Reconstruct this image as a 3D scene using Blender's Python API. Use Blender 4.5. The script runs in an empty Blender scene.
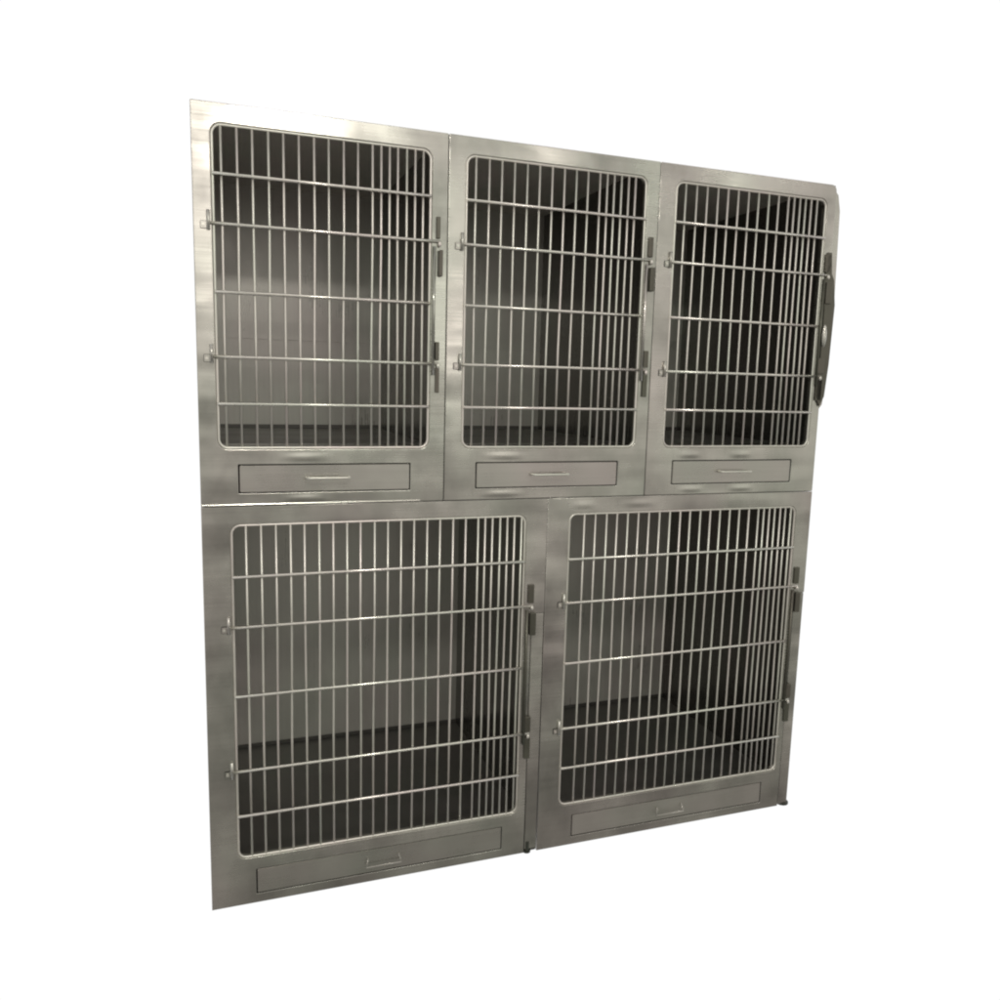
import bpy, bmesh, math, random
from mathutils import Matrix, Vector
random.seed(7)
S = bpy.context.scene
COL = S.collection
PI = math.pi

# ------------------------------------------------------------------ materials
def node_mat(name):
    m = bpy.data.materials.new(name); m.use_nodes = True
    nt = m.node_tree
    return m, nt, nt.nodes['Principled BSDF']

def steel(name, base, rough=0.34, metallic=0.9, grain=(3, 3, 260), wave=0.0, wave_scale=(3.0, 3.0, 9.0),
          smudge=0.10, grain_amt=0.03, fine=0.06, tint=(1.0, 0.98, 0.925)):
    """Brushed sheet steel: fine directional grain in roughness, faint smudges, slow ripples in the sheet."""
    m, nt, b = node_mat(name)
    N, L = nt.nodes, nt.links
    tc = N.new('ShaderNodeTexCoord')
    oi = N.new('ShaderNodeObjectInfo')
    off = N.new('ShaderNodeVectorMath'); off.operation = 'SCALE'
    off.inputs[0].default_value = (7.3, 3.1, 5.7)
    L.new(oi.outputs['Random'], off.inputs['Scale'])
    add = N.new('ShaderNodeVectorMath'); add.operation = 'ADD'
    L.new(tc.outputs['Object'], add.inputs[0]); L.new(off.outputs[0], add.inputs[1])
    def noise(scale3, detail, s=1.0):
        mp = N.new('ShaderNodeMapping'); mp.inputs['Scale'].default_value = scale3
        L.new(add.outputs[0], mp.inputs['Vector'])
        n = N.new('ShaderNodeTexNoise'); n.inputs['Scale'].default_value = s
        n.inputs['Detail'].default_value = detail; n.inputs['Roughness'].default_value = 0.55
        L.new(mp.outputs[0], n.inputs['Vector'])
        return n.outputs['Fac']
    g = noise(grain, 3)
    sm = noise((5, 5, 4), 5)
    def rng(src, a, c):
        r = N.new('ShaderNodeMapRange'); r.inputs['From Min'].default_value = 0.3; r.inputs['From Max'].default_value = 0.7
        r.inputs['To Min'].default_value = a; r.inputs['To Max'].default_value = c
        L.new(src, r.inputs['Value']); return r.outputs['Result']
    r1 = rng(g, -grain_amt, grain_amt); r2 = rng(sm, -0.06, 0.12)
    a1 = N.new('ShaderNodeMath'); a1.operation = 'ADD'; L.new(r1, a1.inputs[0]); L.new(r2, a1.inputs[1])
    a2 = N.new('ShaderNodeMath'); a2.operation = 'ADD'; a2.inputs[1].default_value = rough; a2.use_clamp = True
    L.new(a1.outputs[0], a2.inputs[0]); L.new(a2.outputs[0], b.inputs['Roughness'])
    # base colour: worn, slightly yellow-grey steel with smudges and grain
    v1 = rng(sm, 1.0 - smudge, 1.0 + smudge); v2 = rng(g, 0.97, 1.03)
    mu = N.new('ShaderNodeMath'); mu.operation = 'MULTIPLY'; L.new(v1, mu.inputs[0]); L.new(v2, mu.inputs[1])
    hue = noise((3.1, 3.1, 2.3), 2)
    mx = N.new('ShaderNodeMix'); mx.data_type = 'RGBA'
    mx.inputs['A'].default_value = (base * tint[0] * 1.05, base * tint[1] * 0.985, base * tint[2] * 1.0, 1)
    mx.inputs['B'].default_value = (base * tint[0] * 0.96, base * tint[1] * 1.0, base * tint[2] * 0.95, 1)
    L.new(rng(hue, 0, 1), mx.inputs['Factor'])
    vm = N.new('ShaderNodeVectorMath'); vm.operation = 'SCALE'
    L.new(mx.outputs['Result'], vm.inputs[0]); L.new(mu.outputs[0], vm.inputs['Scale'])
    L.new(vm.outputs[0], b.inputs['Base Color'])
    b.inputs['Metallic'].default_value = metallic
    # bump
    last = None
    if wave:
        w = noise(wave_scale, 1.5)
        bp = N.new('ShaderNodeBump'); bp.inputs['Strength'].default_value = 1.0
        bp.inputs['Distance'].default_value = wave
        L.new(w, bp.inputs['Height']); last = bp
    bg = N.new('ShaderNodeBump'); bg.inputs['Strength'].default_value = fine; bg.inputs['Distance'].default_value = 0.0004
    L.new(g, bg.inputs['Height'])
    if last: L.new(last.outputs[0], bg.inputs['Normal'])
    L.new(bg.outputs[0], b.inputs['Normal'])
    return m

M_FRAME = steel('brushed_frame_steel', 0.48, 0.20, 0.90, grain=(2.5, 2.5, 240), wave=0.011, wave_scale=(2.4, 2.4, 6.5), smudge=0.26)
M_TRAY = steel('tray_front_steel', 0.47, 0.28, 0.88, grain=(2.5, 2.5, 260), wave=0.004, wave_scale=(2.0, 2.0, 5.0), smudge=0.07)
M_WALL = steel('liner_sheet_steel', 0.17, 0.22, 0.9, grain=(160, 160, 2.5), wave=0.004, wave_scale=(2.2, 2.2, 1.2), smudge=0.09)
M_BACK = steel('back_sheet_steel', 0.50, 0.32, 0.40, grain=(160, 160, 2.5), wave=0.0025, wave_scale=(2.2, 2.2, 1.6), smudge=0.10)
M_TOP = steel('ceiling_sheet_steel', 0.80, 0.45, 0.3, grain=(160, 3, 160), smudge=0.08)
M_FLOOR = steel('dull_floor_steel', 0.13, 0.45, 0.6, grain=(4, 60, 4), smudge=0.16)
M_ROD = steel('polished_rod_steel', 0.70, 0.40, 0.8, grain=(40, 40, 40), smudge=0.06, grain_amt=0.03)
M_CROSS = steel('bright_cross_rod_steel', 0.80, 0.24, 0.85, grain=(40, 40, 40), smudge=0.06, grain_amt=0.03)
M_HINGE = steel('hinge_steel', 0.50, 0.3, 0.9, grain=(40, 40, 40), smudge=0.1, grain_amt=0.04)
M_LATCH = steel('shade_toned_latch_steel', 0.13, 0.38, 0.8, grain=(60, 60, 30), smudge=0.2, tint=(1.0, 0.97, 0.82))  # dark surroundings mirrored by the latches are put into the base colour
M_RUBBER, _nt, _b = node_mat('dark_rubber')
_b.inputs['Base Color'].default_value = (0.03, 0.034, 0.026, 1); _b.inputs['Roughness'].default_value = 0.6

# ------------------------------------------------------------------ mesh helpers
class Cage:
    pass

def obj(name, bm, mat, parent, shift=(0, 0, 0), smooth=False, bevel=0):
    if bevel:
        bmesh.ops.bevel(bm, geom=list(bm.edges), offset=bevel, segments=2, affect='EDGES', profile=0.5)
    bmesh.ops.recalc_face_normals(bm, faces=bm.faces)
    me = bpy.data.meshes.new(name); bm.transform(Matrix.Translation(Vector(shift)))
    bm.to_mesh(me); bm.free()
    me.materials.append(mat)
    if smooth is not None:
        for f in me.polygons: f.use_smooth = smooth
    o = bpy.data.objects.new(name, me); COL.objects.link(o)
    if parent: o.parent = parent
    return o

def box(bm, x0, x1, y0, y1, z0, z1):
    vs = [bm.verts.new((x, y, z)) for x in (x0, x1) for y in (y0, y1) for z in (z0, z1)]
    for q in ((0, 1, 3, 2), (4, 6, 7, 5), (0, 4, 5, 1), (2, 3, 7, 6), (0, 2, 6, 4), (1, 5, 7, 3)):
        bm.faces.new([vs[i] for i in q])
    return bm

def tube(bm, pts, r, seg=10, closed=False):
    """A round rod swept along points."""
    P = [Vector(p) for p in pts]; n = len(P); rings = []
    for i in range(n):
        a = P[(i - 1) % n] if (closed or i > 0) else P[i]
        c = P[(i + 1) % n] if (closed or i < n - 1) else P[i]
        t = (c - a).normalized()
        ref = Vector((0, 1, 0)) if abs(t.y) < 0.9 else Vector((1, 0, 0))
        u = t.cross(ref).normalized(); v = t.cross(u).normalized()
        rings.append([bm.verts.new(P[i] + r * (math.cos(2 * PI * k / seg) * u + math.sin(2 * PI * k / seg) * v)) for k in range(seg)])
    m = n if closed else n - 1
    for i in range(m):
        A, Bq = rings[i], rings[(i + 1) % n]
        for k in range(seg):
            bm.faces.new((A[k], A[(k + 1) % seg], Bq[(k + 1) % seg], Bq[k]))
    if not closed:
        bm.faces.new(rings[0]); bm.faces.new(list(reversed(rings[-1])))
    return bm

def rrect(x0, x1, z0, z1, r, n=6, radii=None):
    """Points of a rounded rectangle, counter-clockwise from the lower left."""
    rs = radii or (r, r, r, r)
    out = []
    for (cx, cz, a0, rr) in ((x0, z0, PI, rs[0]), (x1, z0, 1.5 * PI, rs[1]), (x1, z1, 0, rs[2]), (x0, z1, 0.5 * PI, rs[3])):
        if rr <= 1e-6:
            out.append((cx, cz)); continue
        ox = cx + rr if cx == x0 else cx - rr
        oz = cz + rr if cz == z0 else cz - rr
        for k in range(n + 1):
            a = a0 + 0.5 * PI * k / n
            out.append((ox + rr * math.cos(a), oz + rr * math.sin(a)))
    return out

def plate(outer, holes, y_front, thick, bevel):
    """Flat sheet with holes in the XZ plane, soft edges; returned as a bmesh."""
    cu = bpy.data.curves.new('tmp', 'CURVE'); cu.dimensions = '2D'; cu.fill_mode = 'BOTH'
    cu.extrude = thick / 2 - bevel; cu.bevel_depth = bevel; cu.bevel_resolution = 2
    for loop, off in [(outer, 1)] + [(h, -1) for h in holes]:
        sp = cu.splines.new('POLY'); sp.points.add(len(loop) - 1); sp.use_cyclic_u = True
        for p, (x, z) in zip(sp.points, loop): p.co = (x, z, 0, 1)
    cu.offset = -bevel
    o = bpy.data.objects.new('tmp', cu); COL.objects.link(o)
    dg = bpy.context.evaluated_depsgraph_get()
    me = bpy.data.meshes.new_from_object(o.evaluated_get(dg))
    bm = bmesh.new(); bm.from_mesh(me)
    bpy.data.objects.remove(o); bpy.data.curves.remove(cu); bpy.data.meshes.remove(me)
    bmesh.ops.remove_doubles(bm, verts=bm.verts, dist=1e-5)
    # curve XY -> world XZ, curve +Z -> world -Y
    bm.transform(Matrix.Translation((0, y_front + thick / 2, 0)) @ Matrix.Rotation(PI / 2, 4, 'X'))
    return bm

def ring_wall(bm, loop, y0, y1, t):
    """A thin return flange following a rounded opening (thickness t to the outside)."""
    n = len(loop); cx = sum(p[0] for p in loop) / n; cz = sum(p[1] for p in loop) / n
    V = []
    for i, (x, z) in enumerate(loop):
        a, c = loop[i - 1], loop[(i + 1) % n]
        tx, tz = c[0] - a[0], c[1] - a[1]; l = math.hypot(tx, tz) or 1
        nx, nz = tz / l, -tx / l
        V.append([bm.verts.new((x, y0, z)), bm.verts.new((x, y1, z)),
                  bm.verts.new((x + nx * t, y1, z + nz * t)), bm.verts.new((x + nx * t, y0, z + nz * t))])
    for i in range(n):
        A, Bq = V[i], V[(i + 1) % n]
        for k in range(4):
            bm.faces.new((A[k], Bq[k], Bq[(k + 1) % 4], A[(k + 1) % 4]))
    return bm

def glint_bead(bm, x0, x1, z0, z1, amp):
    """A shallow bead added to the front sheet to catch lamp highlights, fading out at its ends."""
    nx, nz = 28, 12; G = []
    for i in range(nx + 1):
        u = i / nx; e = min(1, min(u, 1 - u) / 0.5); e = e * e * (3 - 2 * e)
        G.append([bm.verts.new((x0 + (x1 - x0) * u, -0.0003 - amp * e * math.sin(PI * k / nz) ** 2, z0 + (z1 - z0) * k / nz)) for k in range(nz + 1)])
    for i in range(nx):
        for k in range(nz):
            bm.faces.new((G[i][k], G[i + 1][k], G[i + 1][k + 1], G[i][k + 1])).smooth = True

D = 0.79        # cage depth
def make_cage(spec):
    x0, z0, w, h = spec['x0'], spec['z0'], spec['w'], spec['h']
    root = bpy.data.objects.new('animal_cage', None); COL.objects.link(root)
    root.empty_display_size = 0.1
    root.location = (x0 + w / 2, D / 2, z0)
    root['label'] = spec['label']; root['category'] = 'animal cage'; root['group'] = spec['group']
    sh = (-w / 2, -D / 2, 0)
    g = 0.0007                                     # hairline joint to the neighbours
    ox0, ox1, oz0, oz1 = spec['opening']
    tx0, tx1, tz0, tz1 = spec['tray']
    fl = spec['floor']; T = 0.002; wall = 0.016
    # --- front frame: folded sheet with a rounded opening and a tray slot
    radii = spec.get('corners', (0.003, 0.003, 0.003, 0.003))
    outer = rrect(g, w - g, g, h - g, 0.003, 4, radii)
    if 'post' in spec:                             # the right stile is cut back below the latch for a corner strip
        p0, p1, pz0, pz1 = spec['post']
        outer = [(g, g), (p0 - 0.0028, g), (p0 - 0.0028, pz1 + 0.0016), (w - g, pz1 + 0.0016), (w - g, h - g), (g, h - g)]
    op = rrect(ox0, ox1, oz0, oz1, 0.025, 8)
    gap = spec['gap']
    slot = rrect(tx0 - gap * 1.4, tx1 + gap, tz0 - gap, tz1 + gap, 0.002, 2)
    bm = plate(outer, [op, slot], 0.0, 0.006, spec['edge'])
    ring_wall(bm, op, 0.004, 0.0244, 0.0015)
    ring_wall(bm, slot, 0.004, 0.018, 0.0015)
    for bx0, bx1, bz0, bz1, amp in spec.get('glint_beads', ()):
        glint_bead(bm, bx0, bx1, bz0, bz1, amp)
    frame = obj('front_frame', bm, M_FRAME, root, sh, smooth=None)
    if 'post' in spec:
        bm = plate(rrect(p0, p1 - g, pz0, pz1, 0.002, 3), [], 0.0015, 0.006, 0.0018)
        obj('corner_post', bm, M_FRAME, root, sh)
    # --- liner
    top = spec['ceiling']
    sx0, sx1 = g + 0.0003 + wall, w - g - 0.0003 - wall      # inner faces of the side panels
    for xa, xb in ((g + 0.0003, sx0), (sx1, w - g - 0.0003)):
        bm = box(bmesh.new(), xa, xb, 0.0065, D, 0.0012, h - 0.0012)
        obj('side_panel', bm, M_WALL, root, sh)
    ix0, ix1 = sx0 - 0.003, sx1 + 0.003              # let into the side panels, no gap
    bm = box(bmesh.new(), g + 0.001, w - g - 0.001, D + 0.0003, D + 0.003, 0.004, h - 0.004)
    if 'crease' in spec:
        zc = spec['crease']
        box(bm, ix0 + 0.004, ix1 - 0.004, D - 0.0035, D, zc, zc + 0.010)
    obj('back_panel', bm, M_BACK, root, sh)
    bm = box(bmesh.new(), ix0, ix1, 0.0070, D + 0.0010, top, h - 0.0016)
    obj('top_panel', bm, M_TOP, root, sh)
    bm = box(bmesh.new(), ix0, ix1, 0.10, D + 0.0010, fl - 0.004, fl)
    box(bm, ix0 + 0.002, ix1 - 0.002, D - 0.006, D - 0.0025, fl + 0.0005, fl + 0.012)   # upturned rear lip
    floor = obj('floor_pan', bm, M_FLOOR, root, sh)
    bm = box(bmesh.new(), ix0 + 0.001, ix1 - 0.001, 0.0248, 0.0995, fl - 0.0045, fl + 0.0015)
    obj('floor_lip', bm, M_WALL, floor, sh)
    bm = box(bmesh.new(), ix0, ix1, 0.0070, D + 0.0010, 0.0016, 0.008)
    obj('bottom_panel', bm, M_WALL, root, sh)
    # --- waste tray in its slot
    bm = box(bmesh.new(), tx0, tx1, 0.0012, 0.006, tz0, tz1)
    bmesh.ops.bevel(bm, geom=list(bm.edges), offset=0.0008 if spec["gap"] < 0.00245 else 0.0014, segments=2, affect='EDGES')
    box(bm, tx0 + 0.004, tx1 - 0.004, 0.0065, 0.70, tz0 + 0.003, tz0 + 0.005)
    for xa in (tx0 + 0.004, tx1 - 0.006):
        box(bm, xa, xa + 0.002, 0.0065, 0.70, tz0 + 0.0055, tz0 + 0.040)
    tray = obj('waste_tray', bm, M_TRAY, root, sh)
    hx, hz, hw, hh, hy = spec['handle']
    bm = bmesh.new()
    if hh > 0:      # hinged bail: drops below its two eyes
        pts = [(hx - hw / 2 + 0.006, -0.002, hz), (hx - hw / 2, -hy, hz - hh), (hx + hw / 2, -hy, hz - hh), (hx + hw / 2 - 0.006, -0.002, hz)]
        tube(bm, pts, 0.0018, 8)
    else:           # fixed wire pull
        pts = [(hx - hw / 2, 0.001, hz)]
        for k in range(5):
            a = k / 4 * PI / 2
            pts.append((hx - hw / 2 + 0.010 * (1 - math.cos(a)), -hy + 0.010 * (1 - math.sin(a)), hz))
        for k in range(5):
            a = (1 - k / 4) * PI / 2
            pts.append((hx + hw / 2 - 0.010 * (1 - math.cos(a)), -hy + 0.010 * (1 - math.sin(a)), hz))
        pts.append((hx + hw / 2, 0.001, hz))
        tube(bm, pts, 0.0030, 8)
    obj('pull_handle', bm, M_TRAY if hh > 0 else M_ROD, tray, sh, smooth=True)
    # --- door: rim rod, upright bars, cross bars
    R = 0.0031
    dx0, dx1, dz0, dz1 = ox0 + 0.0035, ox1 - 0.0035, oz0 + 0.0035, oz1 - 0.0035
    loop = rrect(dx0, dx1, dz0, dz1, 0.0215, 7)
    bm = tube(bmesh.new(), [(x, 0.004, z) for x, z in loop], R + 0.0006, 10, closed=True)
    door = obj('door', bm, M_ROD, root, sh, smooth=True)
    b0, step, n, narrow, m = spec['bars']           # wide spacing, then a closer set beside the latch
    for x in [b0 + step * k for k in range(n)] + [b0 + step * (n - 1) + narrow * (k + 1) for k in range(m)]:
        inset = 0
        for xe, s in ((dx0, 1), (dx1, -1)):
            d = abs(x - xe)
            if d < 0.0215: inset = 0.0215 - math.sqrt(max(0, 0.0215 ** 2 - (0.0215 - d) ** 2))
        j = random.uniform(-0.0008, 0.0008)
        bm = tube(bmesh.new(), [(x + j, 0.004, dz0 + inset), (x + j * 2.2, 0.004, dz0 + (dz1 - dz0) * 0.35), (x - j * 1.6, 0.004, dz0 + (dz1 - dz0) * 0.7), (x - j, 0.004, dz1 - inset)], R, 10)
        obj('upright_bar', bm, M_ROD, door, sh, smooth=True)
    for i, z in enumerate(spec['cross']):
        hinge = i in (1, 3)
        xa = dx0 - (0.012 if hinge else 0.0); xb = dx1 + (spec['latch_reach'] if hinge else 0.0)
        ja, jb = random.uniform(-0.0012, 0.0012), random.uniform(-0.0012, 0.0012)
        bm = tube(bmesh.new(), [(xa, -0.0024, z + ja), ((xa + xb) / 2, -0.0027, z + (ja + jb) / 2), (xb, -0.0024, z + jb)], 0.0038, 10)
        obj('cross_bar', bm, M_CROSS, door, sh, smooth=True)
    # --- hinges on the left stile
    for z in (spec['cross'][1], spec['cross'][3]):
        hxx = ox0 - 0.008
        bm = box(bmesh.new(), hxx - 0.018, hxx + 0.001, -0.0025, -0.0005, z - 0.014, z + 0.004)
        bmesh.ops.bevel(bm, geom=list(bm.edges), offset=0.001, segments=2, affect='EDGES')
        hg = obj('hinge', bm, M_HINGE, root, sh)
        bm = tube(bmesh.new(), [(hxx, -0.0045, z - 0.016), (hxx, -0.0045, z + 0.028)], 0.0042, 12)
        obj('hinge_pin', bm, M_HINGE, hg, sh, smooth=True)
        bm = tube(bmesh.new(), [(hxx - 0.011, -0.0045, z - 0.005), (hxx - 0.011, -0.002, z - 0.005)], 0.0034, 12)
        obj('screw', bm, M_ROD, hg, sh)
    # --- latch on the right stile: sliding rod with a keeper at each end
    lx = dx1 + spec['latch_reach'] - 0.006; z2, z4 = spec['cross'][1], spec['cross'][3]
    kw = spec['keeper']
    bm = tube(bmesh.new(), [(lx - 0.010, -0.004, z4 - 0.03), (lx - 0.010, -0.004, z2 - 0.012)], 0.0042, 10)
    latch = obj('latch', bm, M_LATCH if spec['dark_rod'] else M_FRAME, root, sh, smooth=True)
    for (za, zb, dx, y) in ((z2 + 0.008, z2 + 0.062, 0.0, 0.006), (z2 - 0.085, z2 - 0.02, 0.006, 0.012),
                            (z4 + 0.008, z4 + 0.055, 0.0, 0.010), (z4 - 0.075, z4 - 0.01, 0.002, 0.006)):
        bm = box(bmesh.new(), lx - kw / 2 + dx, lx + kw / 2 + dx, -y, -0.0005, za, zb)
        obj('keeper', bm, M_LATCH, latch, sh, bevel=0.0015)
    for z in (z2, z4):
        bm = bmesh.new(); bmesh.ops.create_uvsphere(bm, u_segments=12, v_segments=8, radius=0.0058)
        bm.transform(Matrix.Translation((lx + 0.003, -0.006, z - 0.006)) @ Matrix.Diagonal((0.8, 0.8, 1.2, 1)))
        obj('knob', bm, M_ROD, latch, sh, smooth=True)
    return root, sh, latch

UP = dict(w=0.610, h=0.934, z0=1.067, opening=(0.042, 0.568, 0.140, 0.890), tray=(0.092, 0.516, 0.034, 0.100),
          floor=0.145, ceiling=0.925, crease=0.440, bars=(0.0645, 0.0352, 11, 0.0215, 6), cross=(0.777, 0.667, 0.513, 0.362, 0.251),
          handle=(0.304, 0.069, 0.108, 0, 0.022), latch_reach=0.026, keeper=0.014, dark_rod=False, gap=0.0025, edge=0.0018,
          glint_beads=((0.17, 0.33, 0.106, 0.134, 0.0014), (0.17, 0.33, 0.004, 0.029, 0.0014)),
          group='small upper cages of the bank')
LO = dict(w=0.915, h=1.067, z0=0.0, opening=(0.066, 0.852, 0.130, 1.022), tray=(0.116, 0.801, 0.028, 0.094),
          floor=0.078, ceiling=1.045, cross=(0.889, 0.760, 0.578, 0.376, 0.252), bars=(0.1035, 0.0357, 18, 0.0212, 6),
          handle=(0.452, 0.074, 0.098, 0.024, 0.010), latch_reach=0.028, keeper=0.018, gap=0.0024, edge=0.0010, dark_rod=True,
          group='large lower cages of the bank')
c1, _, _ = make_cage(dict(UP, x0=0.0, keeper=0.010,
    label='small steel cage at the top left corner of the bank, top rail glaring'))
c2, _, _ = make_cage(dict(UP, x0=0.610, glint_beads=((0.09, 0.25, 0.106, 0.134, 0.0014), (0.08, 0.25, 0.004, 0.029, 0.0014)), opening=(0.046, 0.572, 0.140, 0.890), bars=(0.0745, 0.0352, 11, 0.0218, 5), dark_rod=False,
    label='small steel cage between two others of its size in the upper row'))
c3, sh3, latch3 = make_cage(dict(UP, x0=1.220, glint_beads=((0.09, 0.20, 0.106, 0.134, 0.0014), (0.27, 0.38, 0.106, 0.134, 0.0014), (0.10, 0.21, 0.004, 0.029, 0.0014), (0.28, 0.39, 0.004, 0.029, 0.0014)), opening=(0.052, 0.579, 0.140, 0.890), bars=(0.086, 0.0352, 11, 0.0209, 5), corners=(0.003, 0.003, 0.018, 0.003), keeper=0.022, dark_rod=True,
    label='small steel cage with wide shade-toned latch, right end of the upper row'))
c4, _, _ = make_cage(dict(LO, x0=0.0, post=(0.877, 0.915, 0.010, 0.735),
    label='large steel cage under the top left small cage, left of the other large one'))
c5, sh5, _ = make_cage(dict(LO, x0=0.915, bars=(0.1165, 0.0352, 18, 0.0208, 6), opening=(0.066, 0.858, 0.130, 1.022), post=(0.878, 0.915, 0.004, 0.735), glint_beads=((0.06, 0.16, 1.030, 1.060, 0.0010), (0.22, 0.36, 1.030, 1.060, 0.0010)),
    label='large steel cage standing on a small dark foot at its right corner'))

# bright strip added for the highlight along the first upper cage's bottom seam
W3 = 0.610
bm = box(bmesh.new(), 0.002, 0.545, -0.0026, 0.0, 0.0015, 0.0055)
obj('seam_glint_strip', bm, M_CROSS, c1, sh3, bevel=0.001)
# added strip for a background remnant, and long lever of the last upper cage
W3 = 0.610
bm = plate([(W3 + 0.0005, 0.26), (W3 + 0.012, 0.275), (W3 + 0.022, 0.36), (W3 + 0.027, 0.60), (W3 + 0.020, 0.86), (W3 + 0.010, 0.905), (W3 + 0.0005, 0.915)],
           [], 0.003, 0.005, 0.0015)
obj('remnant_strip', bm, M_FRAME, c3, sh3)
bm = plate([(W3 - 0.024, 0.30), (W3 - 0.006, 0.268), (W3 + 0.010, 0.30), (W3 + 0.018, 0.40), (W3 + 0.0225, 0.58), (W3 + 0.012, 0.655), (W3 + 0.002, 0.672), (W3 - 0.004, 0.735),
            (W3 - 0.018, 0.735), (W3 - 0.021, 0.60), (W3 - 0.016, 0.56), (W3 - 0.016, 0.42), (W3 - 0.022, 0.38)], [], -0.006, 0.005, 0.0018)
obj('latch_plate', bm, M_LATCH, latch3, sh3)  # latch plate widened to carry the dark reflection on the right stile
bm = bmesh.new(); bmesh.ops.create_uvsphere(bm, u_segments=16, v_segments=10, radius=0.034)
bm.transform(Matrix.Translation((W3 - 0.016, -0.013, 0.485)) @ Matrix.Diagonal((0.24, 0.2, 1.0, 1)))
obj('lever', bm, M_FRAME, latch3, sh3, smooth=True)
# small dark peg in the notch below the corner strip of the left lower cage
bm = bmesh.new()
tube(bm, [(0.886, 0.006, 0.0), (0.886, 0.006, 0.030)], 0.0075, 12)
tube(bm, [(0.886, 0.006, -0.004), (0.886, 0.006, 0.001)], 0.012, 12)
obj('foot', bm, M_RUBBER, c4, (-0.4575, -D / 2, 0.004))
# small dark foot under the corner post of the right lower cage
bm = bmesh.new()
tube(bm, [(0.905, 0.016, 0.0), (0.905, 0.016, 0.006)], 0.022, 16)
tube(bm, [(0.905, 0.016, 0.006), (0.905, 0.016, 0.022)], 0.009, 12)
obj('foot', bm, M_RUBBER, c5, sh5)

# ------------------------------------------------------------------ camera (solved from the photograph's corners)
R = [[0.940481, -0.338865, 0.025796], [-0.024934, -0.144504, -0.98919], [0.33893, 0.929672, -0.144352]]
cam = bpy.data.cameras.new('camera'); co = bpy.data.objects.new('camera', cam); COL.objects.link(co)
r, d, f = (Vector(v) for v in R)
mw = Matrix((r, -d, -f)).transposed().to_4x4(); mw.translation = Vector((0.01879, -2.06271, 1.38581))
co.matrix_world = mw
cam.sensor_width = 36; cam.lens = 29.1083; cam.clip_end = 200; cam.clip_start = 0.02
S.camera = co

# ------------------------------------------------------------------ world: white seamless beyond the cages, a dim room on the photographer's side
wd = bpy.data.worlds.new('World'); S.world = wd; wd.use_nodes = True
nt = wd.node_tree; N, L = nt.nodes, nt.links
bgn = N['Background']
tc = N.new('ShaderNodeTexCoord'); sp = N.new('ShaderNodeSeparateXYZ'); L.new(tc.outputs['Generated'], sp.inputs[0])
def ramp(src, stops):
    r = N.new('ShaderNodeValToRGB'); L.new(src, r.inputs[0])
    e = r.color_ramp.elements
    while len(e) < len(stops): e.new(0.5)
    for k, (p, c) in enumerate(stops):
        e[k].position = p; e[k].color = (*c, 1)
    return r.outputs[0]
mz = N.new('ShaderNodeMapRange'); mz.inputs['From Min'].default_value = -1; mz.inputs['From Max'].default_value = 1
L.new(sp.outputs['Z'], mz.inputs['Value'])
room0 = ramp(mz.outputs['Result'], [(0.0, (0.14, 0.134, 0.12)), (0.33, (0.26, 0.25, 0.225)), (0.46, (0.55, 0.53, 0.48)), (0.58, (0.74, 0.72, 0.66)), (1.0, (0.70, 0.685, 0.63))])
rn = N.new('ShaderNodeTexNoise'); rn.inputs['Scale'].default_value = 3.2; rn.inputs['Detail'].default_value = 2.0
L.new(tc.outputs['Generated'], rn.inputs['Vector'])          # noise added to the room's brightness so the steel reflections vary
rr = N.new('ShaderNodeMapRange'); rr.inputs['From Min'].default_value = 0.35; rr.inputs['From Max'].default_value = 0.65
rr.inputs['To Min'].default_value = 0.65; rr.inputs['To Max'].default_value = 1.4; L.new(rn.outputs['Fac'], rr.inputs['Value'])
rs = N.new('ShaderNodeVectorMath'); rs.operation = 'SCALE'; L.new(room0, rs.inputs[0]); L.new(rr.outputs['Result'], rs.inputs['Scale'])
room = rs.outputs[0]
my = N.new('ShaderNodeMapRange'); my.inputs['From Min'].default_value = -0.22; my.inputs['From Max'].default_value = -0.02
my.interpolation_type = 'SMOOTHSTEP'
L.new(sp.outputs['Y'], my.inputs['Value'])
mx = N.new('ShaderNodeMix'); mx.data_type = 'RGBA'; L.new(my.outputs['Result'], mx.inputs['Factor'])
L.new(room, mx.inputs['A']); mx.inputs['B'].default_value = (1.02, 1.02, 1.02, 1)
L.new(mx.outputs['Result'], bgn.inputs['Color']); bgn.inputs['Strength'].default_value = 1.0

# ------------------------------------------------------------------ ceiling lamps and added fill lamps on the photographer's side
def lamp(x, y, z, sx, sy, power):
    l = bpy.data.lights.new('ceiling_or_fill_lamp', 'AREA'); l.shape = 'RECTANGLE'; l.size = sx; l.size_y = sy
    l.energy = power; l.color = (1.0, 0.965, 0.88)
    o = bpy.data.objects.new('ceiling_or_fill_lamp', l); COL.objects.link(o); o.location = (x, y, z)
    return o
lamp(0.33, -2.0, 2.60, 0.40, 0.30, 29)
lamp(1.72, -2.0, 2.60, 0.24, 0.24, 1.3)
lamp(2.88, -2.0, 2.60, 0.24, 0.24, 1.3)

for x, z, sx, sz, pw in ((0.12, 2.28, 0.3, 0.7, 2.5), (1.95, 1.85, 0.30, 0.6, 2.5)):      # added upright fill lamps for the back walls and left stiles
    o = lamp(x, -4.5, z, sx, sz, pw)
    o.rotation_euler = (PI / 2, 0, 0)

# ------------------------------------------------------------------ output
S.view_settings.view_transform = 'Standard'; S.view_settings.look = 'None'
S.view_settings.exposure = 0.0; S.view_settings.gamma = 1.0; S.view_settings.use_curve_mapping = False
S.cycles.max_bounces = 10; S.cycles.glossy_bounces = 8; S.cycles.diffuse_bounces = 5
S.cycles.filter_width = 2.2
